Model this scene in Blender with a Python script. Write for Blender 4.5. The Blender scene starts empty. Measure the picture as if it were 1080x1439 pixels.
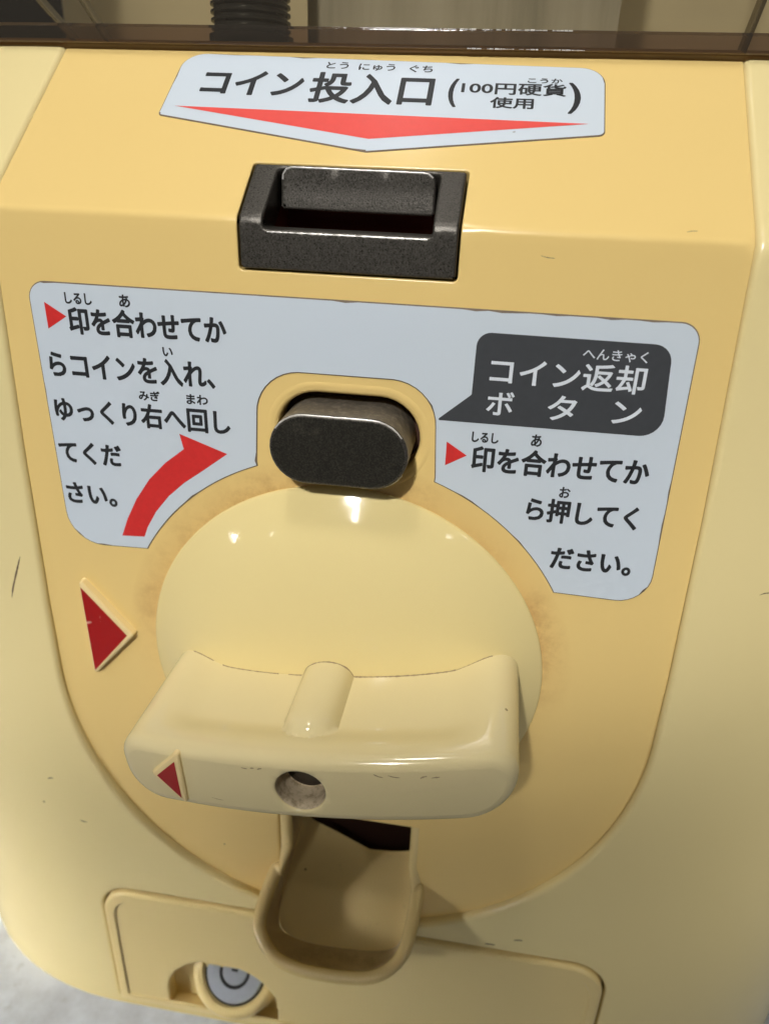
import bpy, bmesh, math, random
import numpy as np
from mathutils import Vector, Matrix
from mathutils.geometry import delaunay_2d_cdt

random.seed(7)
S = 0.001                      # all shapes below are written in millimetres
scene = bpy.context.scene
COL = scene.collection
PI = math.pi

# ------------------------------------------------------------------ camera
cam_d = bpy.data.cameras.new('camera')
cam = bpy.data.objects.new('camera', cam_d)
COL.objects.link(cam)
cam.location = (18.292*S, -90.197*S, 71.058*S)
cam.rotation_euler = (1.117528, -0.0324072, 0.1554001)
cam_d.sensor_fit = 'HORIZONTAL'
cam_d.sensor_width = 36.0
cam_d.lens = 36.0*1040/1080
cam_d.clip_start = 0.005
cam_d.clip_end = 50
cam_d.dof.use_dof = True
cam_d.dof.focus_distance = 0.095
cam_d.dof.aperture_fstop = 36
scene.camera = cam

# ------------------------------------------------------------------ world and lamps
w = bpy.data.worlds.new('World')
scene.world = w
w.use_nodes = True
wn = w.node_tree
bg = wn.nodes['Background']
tc = wn.nodes.new('ShaderNodeTexCoord')
sep = wn.nodes.new('ShaderNodeSeparateXYZ')
rmp = wn.nodes.new('ShaderNodeValToRGB')
mr = wn.nodes.new('ShaderNodeMapRange')
mr.inputs[1].default_value = -1; mr.inputs[2].default_value = 1
wn.links.new(tc.outputs['Generated'], sep.inputs[0])
wn.links.new(sep.outputs['Z'], mr.inputs[0])
wn.links.new(mr.outputs[0], rmp.inputs[0])
cr = rmp.color_ramp
cr.elements[0].position = 0.30; cr.elements[0].color = (0.07, 0.06, 0.045, 1)
cr.elements[1].position = 0.80; cr.elements[1].color = (0.62, 0.60, 0.56, 1)
e = cr.elements.new(0.52); e.color = (0.13, 0.127, 0.124, 1)
wn.links.new(rmp.outputs[0], bg.inputs['Color'])
bg.inputs['Strength'].default_value = 0.055

def lamp(name, loc, target, sx, sy, power, color, spread=180):
    d = bpy.data.lights.new(name, 'AREA')
    d.shape = 'RECTANGLE'; d.size = sx; d.size_y = sy
    d.energy = power; d.color = color; d.spread = math.radians(spread)
    o = bpy.data.objects.new(name, d); COL.objects.link(o)
    loc = Vector(loc); t = Vector(target)
    o.location = loc
    z = (loc - t).normalized()
    x = Vector((1, 0, 0)); x = (x - z*x.dot(z)).normalized(); y = z.cross(x)
    o.rotation_euler = Matrix((x, y, z)).transposed().to_euler()
    return o

lamp('ceiling_tube_lamp', (-0.055, -0.49, 0.41), (0.0, 0.0, 0.085), 0.018, 0.14, 0.008, (1.0, 0.975, 0.94), 22)
lamp('overhead_lamp', (-0.10, -0.17, 0.80), (0, 0, 0.03), 0.07, 0.14, 0.55, (1.0, 0.96, 0.91), 120)
lamp('ceiling_spot_lamp', (-1.18, -1.50, 0.65), (0, 0, 0), 0.035, 0.035, 0.09, (1.0, 0.97, 0.93))
lamp('ceiling_side_lamp', (1.00, -1.50, 0.87), (0, 0, 0.02), 0.06, 0.03, 0.11, (1.0, 0.97, 0.93))
lamp('left_fill_lamp', (-0.60, -0.42, 0.12), (-0.10, 0, -0.08), 0.10, 0.10, 0.050, (1.0, 0.98, 0.97), 15)  # added fill to brighten the lower left, no known source
lamp('left_high_fill_lamp', (-0.70, -0.30, 0.25), (-0.10, 0, -0.08), 0.10, 0.10, 0.009, (1.0, 0.98, 0.97), 12)  # second added fill for the lower left, from higher up
lamp('right_fill_lamp', (0.50, -0.50, 0.35), (0.115, 0, 0), 0.06, 0.06, 0.018, (1.0, 0.97, 0.92), 12)  # added narrow fill to brighten the body's right side
sd = bpy.data.lights.new('shaped_key_spot', 'SPOT')  # key light, its cone edge shaped to stand in for a phone's shadow
sd.energy = 12.2; sd.color = (1.0, 0.975, 0.94); sd.spot_size = math.radians(44.0); sd.spot_blend = 0.22; sd.shadow_soft_size = 0.012
so_ = bpy.data.objects.new('shaped_key_spot', sd); COL.objects.link(so_)
so_.location = (-0.075, -0.50, 0.44)
so_.rotation_euler = (Vector((-0.05, 0, 0.235))-so_.location).to_track_quat('-Z', 'Y').to_euler()

scene.view_settings.view_transform = 'Standard'
scene.view_settings.look = 'None'
scene.view_settings.exposure = 0.06
scene.view_settings.gamma = 1.0
scene.view_settings.use_curve_mapping = False
scene.cycles.max_bounces = 10
scene.cycles.transparent_max_bounces = 16

# ------------------------------------------------------------------ materials
def srgb(r, g, b):
    f = lambda c: (c/255/12.92) if c/255 <= 0.04045 else ((c/255+0.055)/1.055)**2.4
    return (f(r), f(g), f(b), 1)

class NT:
    """short hand for building node trees"""
    def __init__(s, name):
        s.m = bpy.data.materials.new(name); s.m.use_nodes = True
        s.t = s.m.node_tree; s.p = s.t.nodes['Principled BSDF']
        s.tc = s.t.nodes.new('ShaderNodeTexCoord')
    def n(s, typ, **kw):
        o = s.t.nodes.new(typ)
        for k, v in kw.items(): setattr(o, k, v)
        return o
    def l(s, a, b): s.t.links.new(a, b)
    def noise(s, scale, detail=3, rough=0.5, vec=None):
        o = s.n('ShaderNodeTexNoise'); o.inputs['Scale'].default_value = scale
        o.inputs['Detail'].default_value = detail; o.inputs['Roughness'].default_value = rough
        s.l(vec if vec else s.tc.outputs['Object'], o.inputs['Vector']); return o.outputs['Fac']
    def ramp(s, fac, stops):
        o = s.n('ShaderNodeValToRGB'); c = o.color_ramp
        c.elements[0].position, c.elements[0].color = stops[0][0], stops[0][1]
        c.elements[1].position, c.elements[1].color = stops[-1][0], stops[-1][1]
        for p_, col in stops[1:-1]:
            e_ = c.elements.new(p_); e_.color = col
        s.l(fac, o.inputs[0]); return o.outputs['Color']
    def math(s, op, a, b=None):
        o = s.n('ShaderNodeMath', operation=op)
        for i, v in enumerate((a, b)):
            if v is None: continue
            if isinstance(v, (int, float)): o.inputs[i].default_value = v
            else: s.l(v, o.inputs[i])
        return o.outputs[0]
    def mix(s, fac, a, b, blend='MIX'):
        o = s.n('ShaderNodeMix', data_type='RGBA', blend_type=blend)
        for sock, v in ((o.inputs['Factor'], fac), (o.inputs[6], a), (o.inputs[7], b)):
            if isinstance(v, (int, float)): sock.default_value = v
            elif isinstance(v, tuple): sock.default_value = v
            else: s.l(v, sock)
        return o.outputs[2]
    def bump(s, h, strength, dist):
        o = s.n('ShaderNodeBump'); o.inputs['Strength'].default_value = strength
        o.inputs['Distance'].default_value = dist
        s.l(h, o.inputs['Height']); s.l(o.outputs[0], s.p.inputs['Normal'])
W1 = (1, 1, 1, 1); B0 = (0, 0, 0, 1)

def plastic(name, col, rough=0.28, dirt=0.5, grime=None, ring=False, bump=0.05):
    k = NT(name)
    base = tuple(col)
    n1 = k.noise(14, 1, 0.4)
    c = k.mix(k.ramp(n1, [(0.35, B0), (0.7, W1)]), base, tuple([base[0]*0.975, base[1]*0.96, base[2]*0.93, 1]))
    # tiny dark specks
    sp = k.n('ShaderNodeTexVoronoi'); sp.inputs['Scale'].default_value = 210
    k.l(k.tc.outputs['Object'], sp.inputs['Vector'])
    mask = k.math('LESS_THAN', sp.outputs['Distance'], 0.05)
    keep = k.math('GREATER_THAN', k.noise(33, 2), 0.60)
    spk = k.math('MULTIPLY', k.math('MULTIPLY', mask, keep), dirt)
    c = k.mix(spk, c, (0.10, 0.06, 0.03, 1))
    if ring:          # brown dirt rubbed into the panel round the turning knob
        s_ = k.n('ShaderNodeSeparateXYZ'); k.l(k.tc.outputs['Object'], s_.inputs[0])
        r2 = k.math('ADD', k.math('POWER', s_.outputs['X'], 2), k.math('POWER', s_.outputs['Z'], 2))
        r = k.math('SQRT', r2)
        band = k.ramp(k.math('MULTIPLY', k.math('SUBTRACT', r, 0.0290), 160), [(0.0, B0), (0.16, W1), (0.30, (0.75,)*3+(1,)), (0.85, B0)])
        nz = k.ramp(k.noise(170, 6, 0.75), [(0.42, B0), (0.68, W1)])
        lo = k.ramp(k.noise(60, 2), [(0.38, B0), (0.62, W1)])
        up = k.ramp(k.math('MULTIPLY', k.math('ADD', s_.outputs['Z'], 0.004), 60), [(0.0, (0.2,)*3+(1,)), (0.6, W1)])
        f = k.math('MULTIPLY', k.math('MULTIPLY', band, nz), k.math('MULTIPLY', lo, up))
        c = k.mix(k.math('MULTIPLY', f, 0.75), c, (0.30, 0.10, 0.03, 1))
        f2 = k.math('MULTIPLY', k.math('MULTIPLY', band, up), 0.22)
        c = k.mix(f2, c, (0.55, 0.24, 0.06, 1))
    if grime is not None:
        g = k.ramp(k.noise(grime[0], 5, 0.7), [(grime[1], B0), (grime[1]+0.2, W1)])
        c = k.mix(k.math('MULTIPLY', g, grime[2]), c, (0.20, 0.14, 0.07, 1))
    k.l(c, k.p.inputs['Base Color'])
    rr = k.ramp(k.noise(90, 2, 0.5), [(0.3, (rough*0.88,)*3+(1,)), (0.75, (rough*1.22,)*3+(1,))])
    k.l(rr, k.p.inputs['Roughness'])
    k.p.inputs['IOR'].default_value = 1.48
    k.p.inputs['Subsurface Weight'].default_value = 0.0
    k.bump(k.noise(650, 2), bump, 0.0002)
    return k.m

PANEL = plastic('panel_plastic', (0.835, 0.615, 0.238, 1), 0.22, 0.8, ring=True)
BODY = plastic('body_plastic', (0.82, 0.69, 0.345, 1), 0.215, 0.7)
DOME = plastic('knob_plastic', (0.79, 0.66, 0.315, 1), 0.075, 0.8)
HANDLE = plastic('handle_plastic', (0.78, 0.67, 0.375, 1), 0.10, 0.7)
DOOR = plastic('door_plastic', (0.785, 0.63, 0.29, 1), 0.36, 0.8)
CUP = plastic('cup_plastic', (0.79, 0.62, 0.285, 1), 0.21, 0.8, grime=(260, 0.62, 0.45))
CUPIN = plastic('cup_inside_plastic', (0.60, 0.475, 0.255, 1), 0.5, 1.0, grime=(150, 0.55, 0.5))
HOLE = plastic('dusty_hole', (0.62, 0.52, 0.36, 1), 0.6, 1.0, grime=(900, 0.45, 0.7), bump=0.3)
POINTER = plastic('pointer_plastic', (0.88, 0.70, 0.35, 1), 0.21, 0.5)

def simple(name, col, rough=0.4, metal=0.0, var=0.06, nscale=120, spec=0.5):
    k = NT(name)
    c = k.mix(k.noise(nscale, 4, 0.6), tuple([v*(1-var) for v in col[:3]])+(1,), tuple([min(1, v*(1+var)) for v in col[:3]])+(1,))
    k.l(c, k.p.inputs['Base Color'])
    k.p.inputs['Roughness'].default_value = rough; k.p.inputs['Metallic'].default_value = metal
    k.p.inputs['Specular IOR Level'].default_value = spec
    return k.m
STICKER = plastic('sticker_white', (0.62, 0.70, 0.78, 1), 0.34, 0.45, bump=0.03)
EDGE = simple('sticker_edge_dirt', (0.16, 0.12, 0.085, 1), 0.7, var=0.5, nscale=500)
INK = simple('black_ink', (0.018, 0.020, 0.023, 1), 0.5)
BUBBLE = simple('charcoal_ink', (0.052, 0.056, 0.062, 1), 0.42, var=0.12, nscale=900)
WHITEINK = simple('white_ink', (0.72, 0.77, 0.82, 1), 0.4)
RED = simple('red_ink', (0.66, 0.030, 0.028, 1), 0.4, var=0.12, nscale=1200)
CORAL = simple('coral_red_ink', (0.80, 0.085, 0.07, 1), 0.4, var=0.05, nscale=900)
SLOTIN = simple('brown_slot_inside', (0.16, 0.045, 0.022, 1), 0.6, var=0.3)
HOLEEND = simple('shaded_hole_end', (0.055, 0.040, 0.024, 1), 0.6, var=0.3)  # dark colour paints the shade deep in the handle's hole
VOIDSHADE = simple('painted_void_shade', (0.055, 0.022, 0.012, 1), 0.7)  # dark colour standing in for shade inside deep openings
RINGBLACK = simple('black_ring', (0.02, 0.02, 0.02, 1), 0.4)

def pointer_red():
    k = NT('worn_red_paint')
    c = k.mix(k.ramp(k.noise(420, 4, 0.6), [(0.66, B0), (0.72, W1)]), (0.36, 0.003, 0.003, 1), (0.70, 0.40, 0.30, 1))
    k.l(c, k.p.inputs['Base Color']); k.p.inputs['Roughness'].default_value = 0.35
    return k.m
PRED = pointer_red()

def dark_metal(name, base, rough, side=None, grain=5200):
    k = NT(name)
    n = k.noise(grain, 3, 0.65)
    c = k.mix(k.ramp(n, [(0.42, B0), (0.72, W1)]), tuple([v*0.70 for v in base])+(1,), tuple([v*1.5 for v in base])+(1,))
    wear = k.ramp(k.noise(240, 5, 0.7), [(0.64, B0), (0.74, W1)])
    c = k.mix(k.math('MULTIPLY', wear, 0.22), c, (0.20, 0.17, 0.13, 1))
    k.l(c, k.p.inputs['Base Color'])
    k.p.inputs['Metallic'].default_value = 0.55
    rr = k.ramp(n, [(0.35, (rough*0.75,)*3+(1,)), (0.7, (rough*1.3,)*3+(1,))])
    k.l(rr, k.p.inputs['Roughness'])
    k.bump(n, 0.55, 0.00006)
    return k.m
GUN = dark_metal('textured_gunmetal', (0.085, 0.078, 0.066), 0.36)
GUNDARK = dark_metal('dark_gunmetal', (0.046, 0.043, 0.034), 0.38)
GUNEDGE = simple('glint_and_bare_edge', (0.70, 0.68, 0.64, 1), 0.28, 0.35, 0.35, 2600)  # painted edge highlights, and the button's bare lower edge
GUNSIDE = dark_metal('lit_metal_side', (0.21, 0.185, 0.145), 0.5, grain=1500)  # lighter copy for the button's sides, paints the light from above
LOCKM = simple('lock_steel', (0.52, 0.56, 0.62, 1), 0.28, 0.40, 0.08, 900)

def smoked(name, tint, gloss=0.0, rough=0.05):
    """tinted clear plastic: see-through colour plus a fresnel reflection"""
    k = NT(name)
    out = k.t.nodes['Material Output']
    tr = k.n('ShaderNodeBsdfTransparent')
    c = k.mix(k.ramp(k.noise(30, 3), [(0.3, B0), (0.7, W1)]), tuple(tint)+(1,), tuple([v*0.86 for v in tint])+(1,))
    k.l(c, tr.inputs[0])
    gl = k.n('ShaderNodeBsdfGlossy'); gl.inputs['Roughness'].default_value = rough
    fr = k.n('ShaderNodeFresnel'); fr.inputs[0].default_value = 1.5
    di = k.n('ShaderNodeBsdfDiffuse'); di.inputs[0].default_value = (0.22, 0.19, 0.15, 1)
    m1 = k.n('ShaderNodeMixShader'); m1.inputs[0].default_value = 0.10 + gloss
    k.l(tr.outputs[0], m1.inputs[1]); k.l(di.outputs[0], m1.inputs[2])
    m2 = k.n('ShaderNodeMixShader'); k.l(fr.outputs[0], m2.inputs[0])
    k.l(m1.outputs[0], m2.inputs[1]); k.l(gl.outputs[0], m2.inputs[2])
    bp_ = k.n('ShaderNodeBump'); bp_.inputs['Strength'].default_value = 0.35; bp_.inputs['Distance'].default_value = 0.0004
    k.l(k.noise(260, 4, 0.6), bp_.inputs['Height'])
    k.l(bp_.outputs[0], gl.inputs['Normal']); k.l(bp_.outputs[0], fr.inputs['Normal'])
    k.l(m2.outputs[0], out.inputs['Surface'])
    return k.m
SMOKE = smoked('smoked_clear_plastic', (0.74, 0.71, 0.62))
SMOKE_RIM = smoked('smoked_thick_rim', (0.26, 0.185, 0.14), 0.035, 0.08)

def marble():
    k = NT('speckled_white_floor')
    n = k.noise(60, 8, 0.65)
    c = k.ramp(n, [(0.35, (0.54, 0.57, 0.62, 1)), (0.55, (0.74, 0.79, 0.86, 1)), (0.8, (0.80, 0.85, 0.92, 1))])
    s = k.ramp(k.noise(330, 4, 0.6), [(0.60, B0), (0.74, W1)])
    c = k.mix(k.math('MULTIPLY', s, 0.35), c, (0.36, 0.36, 0.35, 1))
    k.l(c, k.p.inputs['Base Color']); k.p.inputs['Roughness'].default_value = 0.5
    return k.m
FLOOR = marble()

def card_mat():
    k = NT('streaked_display_card')
    mp = k.n('ShaderNodeMapping'); mp.inputs['Scale'].default_value = (1, 1, 0.10)
    k.l(k.tc.outputs['Object'], mp.inputs['Vector'])
    n = k.noise(190, 4, 0.6, mp.outputs[0])
    c = k.ramp(n, [(0.30, (0.34, 0.32, 0.26, 1)), (0.5, (0.48, 0.45, 0.38, 1)), (0.72, (0.56, 0.53, 0.46, 1))])
    k.l(c, k.p.inputs['Base Color']); k.p.inputs['Roughness'].default_value = 0.5
    return k.m
CARD = card_mat()
INTERIOR = simple('interior_tan', (0.62, 0.55, 0.39, 1), 0.5, var=0.25, nscale=22)
POST = simple('ribbed_dark_plastic', (0.035, 0.035, 0.035, 1), 0.25)
CAPS = simple('milky_capsule_plastic', (0.70, 0.66, 0.52, 1), 0.2)

# ------------------------------------------------------------------ mesh helpers
class MB:
    def __init__(s): s.v = []; s.f = []; s.m = []
    def add(s, pts, faces, mi=0):
        o = len(s.v); s.v += [tuple(p) for p in pts]
        for f in faces: s.f.append(tuple(o+i for i in f)); s.m.append(mi)
        return o
    def ring(s, pts): o = len(s.v); s.v += [tuple(p) for p in pts]; return list(range(o, o+len(pts)))
    def bridge(s, a, b, closed=True, mi=0):
        n = len(a)
        for i in range(n if closed else n-1):
            j = (i+1) % n; s.f.append((a[i], a[j], b[j], b[i])); s.m.append(mi)
    def face(s, idx, mi=0): s.f.append(tuple(idx)); s.m.append(mi)

def make(name, mb, mats, parent=None, smooth=True, recalc=True, bevel=0, angle=None):
    me = bpy.data.meshes.new(name)
    me.from_pydata([(x*S, y*S, z*S) for x, y, z in mb.v], [], mb.f)
    if not isinstance(mats, (list, tuple)): mats = [mats]
    for m in mats: me.materials.append(m)
    for p, mi in zip(me.polygons, mb.m): p.material_index = mi; p.use_smooth = smooth
    if recalc:
        bm = bmesh.new(); bm.from_mesh(me)
        bmesh.ops.recalc_face_normals(bm, faces=bm.faces); bm.to_mesh(me); bm.free()
    if smooth: me.set_sharp_from_angle(angle=math.radians(angle if angle is not None else 50))
    o = bpy.data.objects.new(name, me); COL.objects.link(o)
    if parent is not None:
        o.parent = parent
        if parent.type == 'EMPTY': o.location = -parent.location
    if smooth:
        wm = o.modifiers.new('weighted_normals', 'WEIGHTED_NORMAL'); wm.keep_sharp = True; wm.weight = 80
    if bevel:
        b = o.modifiers.new('bevel', 'BEVEL'); b.width = bevel*S; b.segments = 3; b.limit_method = 'ANGLE'
        b.angle_limit = math.radians(35); b.harden_normals = False
    return o

def arc(cx, cz, r, a0, a1, n, rz=None):
    rz = r if rz is None else rz
    return [(cx+r*math.cos(math.radians(a0+(a1-a0)*i/n)), cz+rz*math.sin(math.radians(a0+(a1-a0)*i/n))) for i in range(n+1)]

def rpoly(pts, n=7):
    """polygon with rounded corners: (x, z, radius)"""
    out = []; N = len(pts)
    for i in range(N):
        p = Vector(pts[i][:2]); a = Vector(pts[i-1][:2]); b = Vector(pts[(i+1) % N][:2]); r = pts[i][2]
        if r <= 0: out.append(tuple(p)); continue
        u = (a-p).normalized(); v = (b-p).normalized()
        ang = u.angle(v); t = min(r/math.tan(ang/2), 0.49*(a-p).length, 0.49*(b-p).length)
        rr = t*math.tan(ang/2); c = p + (u+v).normalized()*(rr/math.sin(ang/2))
        s0 = p+u*t; s1 = p+v*t
        a0 = math.atan2(s0.y-c.y, s0.x-c.x); a1 = math.atan2(s1.y-c.y, s1.x-c.x)
        d = (a1-a0+PI) % (2*PI)-PI
        out += [(c.x+rr*math.cos(a0+d*k/n), c.y+rr*math.sin(a0+d*k/n)) for k in range(n+1)]
    return out

def densify(loop, step, closed=True):
    out = []; N = len(loop)
    for i in range(N if closed else N-1):
        a = loop[i]; b = loop[(i+1) % N]; L = math.dist(a, b); k = max(1, int(math.ceil(L/step)))
        out += [(a[0]+(b[0]-a[0])*j/k, a[1]+(b[1]-a[1])*j/k) for j in range(k)]
    if not closed: out.append(loop[-1])
    res = []
    for p in out:
        if not res or math.dist(p, res[-1]) > 1e-4: res.append(p)
    if closed and math.dist(res[0], res[-1]) < 1e-4: res.pop()
    return res

def area(l): return 0.5*sum(l[i][0]*l[(i+1) % len(l)][1]-l[(i+1) % len(l)][0]*l[i][1] for i in range(len(l)))
def ccw(l): return l if area(l) > 0 else l[::-1]
def offset(loop, d):
    """grow (d>0) or shrink a ccw loop"""
    N = len(loop); out = []
    for i in range(N):
        a = loop[i-1]; p = loop[i]; b = loop[(i+1) % N]
        t1 = Vector((p[0]-a[0], p[1]-a[1])).normalized(); t2 = Vector((b[0]-p[0], b[1]-p[1])).normalized()
        n1 = Vector((t1.y, -t1.x)); n2 = Vector((t2.y, -t2.x)); m = n1+n2
        m = m/max(0.35, 1+n1.dot(n2))
        out.append((p[0]+m.x*d, p[1]+m.y*d))
    return out

def inside(px, pz, loop):
    l = np.array(loop); a = l; b = np.roll(l, -1, 0); r = np.zeros(len(px), bool)
    for (x1, z1), (x2, z2) in zip(a, b):
        if z1 == z2: continue
        c = ((z1 > pz) != (z2 > pz)) & (px < (x2-x1)*(pz-z1)/(z2-z1)+x1); r ^= c
    return r
def segdist(px, pz, loop):
    l = np.array(loop); d = np.full(len(px), 1e9)
    for (x1, z1), (x2, z2) in zip(l, np.roll(l, -1, 0)):
        dx, dz = x2-x1, z2-z1; L = dx*dx+dz*dz or 1e-9
        t = np.clip(((px-x1)*dx+(pz-z1)*dz)/L, 0, 1)
        d = np.minimum(d, np.hypot(px-x1-t*dx, pz-z1-t*dz))
    return d

def fill(mb, loops, mapf, step, mi=0, xs=None, zs=None):
    """triangulated sheet between loops[0] (outer) and the rest (holes); returns vertex indices of each loop"""
    outer = loops[0]
    pts = []; edges = []; ids = []
    for l in loops:
        o = len(pts); pts += l; n = len(l)
        edges += [(o+i, o+(i+1) % n) for i in range(n)]; ids.append((o, n))
    if step:
        ax = [p[0] for p in outer]; az = [p[1] for p in outer]
        gx = np.arange(min(ax)+step/2, max(ax), step) if xs is None else np.array(xs)
        gz = np.arange(min(az)+step/2, max(az), step) if zs is None else np.array(zs)
        X, Z = np.meshgrid(gx, gz); X = X.ravel(); Z = Z.ravel()
        ok = inside(X, Z, outer)
        for l in loops[1:]: ok &= ~inside(X, Z, l)
        X = X[ok]; Z = Z[ok]
        ok = np.ones(len(X), bool)
        for l in loops: ok &= segdist(X, Z, l) > 0.45*min(step, 1.2)
        pts = pts+[(float(a), float(b)) for a, b in zip(X[ok], Z[ok])]
    res = delaunay_2d_cdt([Vector(p) for p in pts], edges, [], 0, 1e-6)
    V, F, orig = res[0], res[2], res[3]
    V = [(v.x, v.y) for v in V]
    C = np.array([[sum(V[i][0] for i in f)/len(f), sum(V[i][1] for i in f)/len(f)] for f in F])
    keep = inside(C[:, 0], C[:, 1], outer)
    for l in loops[1:]: keep &= ~inside(C[:, 0], C[:, 1], l)
    back = {}
    for i, og in enumerate(orig):
        for q in og: back[q] = i
    o = mb.add([mapf(x, z) for x, z in V], [f for f, kk in zip(F, keep) if kk], mi)
    return [[o+back[a+i] for i in range(n)] for a, n in ids]

# ------------------------------------------------------------------ the machine's front: a profile with a 52 degree fold
ZC = 63.5; PHI = math.radians(52); RF = 1.1
TL = RF*math.tan(PHI/2)
def prof(u):
    """u mm up from the fold -> (y, z), outward normal (ny, nz)"""
    if u <= -TL: return (0.0, ZC+u), (-1.0, 0.0)
    if u >= TL: return (u*math.sin(PHI), ZC+u*math.cos(PHI)), (-math.cos(PHI), math.sin(PHI))
    a = PHI*(u+TL)/(2*TL)
    return (RF*(1-math.cos(a)), ZC-TL+RF*math.sin(a)), (-math.cos(a), math.sin(a))
def pmap(x, u, d=0.0):
    (y, z), (ny, nz) = prof(u); return (x, y+ny*d, z+nz*d)
def front(x, z, d=0.0): return pmap(x, z-ZC, d)

BX0, BA, BB = 48.0, 46.0, 33.0
def bulge(x):
    q = max(0.0, abs(x)-BX0)/BA
    return BB*(1-math.sqrt(max(0, 1-q*q)))
def body_d(u): return 0.28+max(0.0, -u)*0.0098
def bmap(x, u, d=0.0):
    a = pmap(x, u, body_d(u)+d); return (a[0], a[1]+bulge(x), a[2])

root = bpy.data.objects.new('capsule_machine', None); COL.objects.link(root)
root.location = (0, 0.05, -0.096)
root['label'] = 'cream yellow capsule vending machine with turning knob, coin slot and Japanese stickers'
root['category'] = 'vending machine'

def sheet_rims(mb, ids, loops2d, specs, mapf):
    """rounded edges and walls: spec = (sign, radius, depth); sign +1 the material lies inside the loop (outer edge)"""
    for idx, loop, sp in zip(ids, loops2d, specs):
        if sp is None: continue
        sign, r, depth = sp[:3]; mi = sp[3] if len(sp) > 3 else 0
        prev = idx
        for k in range(1, 5):
            a = PI/2*k/4
            l = offset(loop, sign*r*math.sin(a))
            cur = mb.ring([mapf(x, z, -r*(1-math.cos(a))) for x, z in l]); mb.bridge(prev, cur, mi=mi); prev = cur
        l = offset(loop, sign*r)
        cur = mb.ring([mapf(x, z, -depth) for x, z in l]); mb.bridge(prev, cur, mi=mi)

# outline of the inset front panel, in (x, u)
def panel_outline(g=0.0):
    top = 31.6+g
    right = [(45.9+g, top), (45.2+g, 0.0), (46.7+g, 30-ZC), (47.4+g, 5-ZC)]
    bot = arc(0, -8-ZC, 47.5+g, 0, -180, 72, 50.0+g)
    left = [(-x, z) for x, z in right[::-1]]
    return ccw(densify(right+bot+left, 2.0))
BT = 33.2     # the slope ends here, the shelf under the cover begins
door_loop = ccw(densify(rpoly([(-47.2, -59.6, 6), (49.0, -59.0, 6.5), (49.0, -93.6, 0.8), (-47.2, -93.6, 0.8)], 9), 1.5))
door_u = [(x, z-ZC) for x, z in door_loop]

# ---- body
mb = MB()
xs_body = list(np.arange(-90, 90.1, 2.5)); us_body = [u for u in np.arange(-157, 33, 2.5) if abs(u) > 2] + [-1.0, -0.6, -0.3, 0, 0.3, 0.6, 1.0]
us_edge = sorted(set([-159.5]+list(np.arange(-155, -2, 5.0))+[-1.2, -0.6, -0.3, 0, 0.3, 0.6, 1.2]+list(np.arange(5, 33, 5.0))+[BT]))
outer = [(-90, u) for u in us_edge[::-1]]+[(x, us_edge[0]) for x in np.arange(-85, 86, 5.0)]+[(90, u) for u in us_edge]+[(x, BT) for x in np.arange(85, -86, -5.0)]
outer = ccw(outer)
hole1 = offset(panel_outline(0.03), 0.85); hole2 = offset(door_u, 0.9)
ids = fill(mb, [outer, hole1, hole2], bmap, None, 0)
mb = MB()
ids = fill(mb, [outer, hole1, hole2], lambda x, u: bmap(x, u), 2.5, 0, xs_body, us_body)
sheet_rims(mb, ids, [outer, hole1, hole2], [None, (-1, 0.85, 4.0), (-1, 0.5, 2.6)], bmap)
# flanks running back
for sgn in (-1, 1):
    rows = []
    for u in us_edge:
        y0, z0 = bmap(0, u)[1:]
        row = []
        for th in np.linspace(math.asin(42/46), PI/2, 7): row.append((sgn*(BX0+BA*math.sin(th)), y0+BB*(1-math.cos(th)), z0))
        row.append((sgn*(BX0+BA), 150, z0)); rows.append(mb.ring(row))
    for a, b in zip(rows, rows[1:]): mb.bridge(a, b, closed=False)
xs_top = [-94]+list(np.arange(-90, 91, 5.0))+[94]
y1, z1 = bmap(0, BT)[1:]
a = mb.ring([(x, y1+(bulge(x) if abs(x) <= 90 else BB), z1) for x in xs_top]); b = mb.ring([(x, 150, z1) for x in xs_top]); mb.bridge(a, b, closed=False)
a = mb.ring([(-94, 150, -96), (94, 150, -96)]); b = mb.ring([(-94, 150, z1), (94, 150, z1)]); mb.bridge(a, b, closed=False)
body = make('body', mb, BODY, root)

# back of the door recess (a thin plate behind the door so the gap reads dark)
mb = MB()
fill(mb, [offset(door_u, 1.6)], lambda x, u: bmap(x, u, -2.6), 6)
make('door_recess', mb, DOOR, root)

# ---- inset front panel
BTN_C = (0.35, 37.35)
def racetrack(cx, cz, hw, hh, n=16):
    r = hh
    return ccw(densify(arc(cx+hw-r, cz, r, -90, 90, n)+arc(cx-hw+r, cz, r, 90, 270, n), 1.0))
btn_hole = [(x, z-ZC) for x, z in racetrack(BTN_C[0], BTN_C[1], 9.5, 5.45)]
slot_loop = ccw(densify(rpoly([(-13.2, 9.4, 0.4), (-13.2, -5.8, 0.4), (13.1, -5.8, 0.4), (13.2, 9.4, 0.4)], 3), 1.0))
chute_hole = ccw(densify([(-11.2, -32.8-ZC), (13.1, -32.8-ZC), (13.3, -54.7-ZC), (12.6, -55.4-ZC), (-10.6, -55.4-ZC), (-11.2, -54.9-ZC)], 1.0))
mb = MB()
po = offset(panel_outline(0), -0.12)
h_b = offset(btn_hole, 0.7); h_s = offset(slot_loop, 0.35); h_c = offset(chute_hole, 0.4)
us_p = [u for u in np.arange(-121, 31, 2.2) if abs(u) > 2]+[-1.2, -0.7, -0.35, 0, 0.35, 0.7, 1.2]
xs_p = np.arange(-46, 46.5, 2.2)
ids = fill(mb, [po, h_b, h_s, h_c], lambda x, u: pmap(x, u), 2.2, 0, xs_p, us_p)
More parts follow.
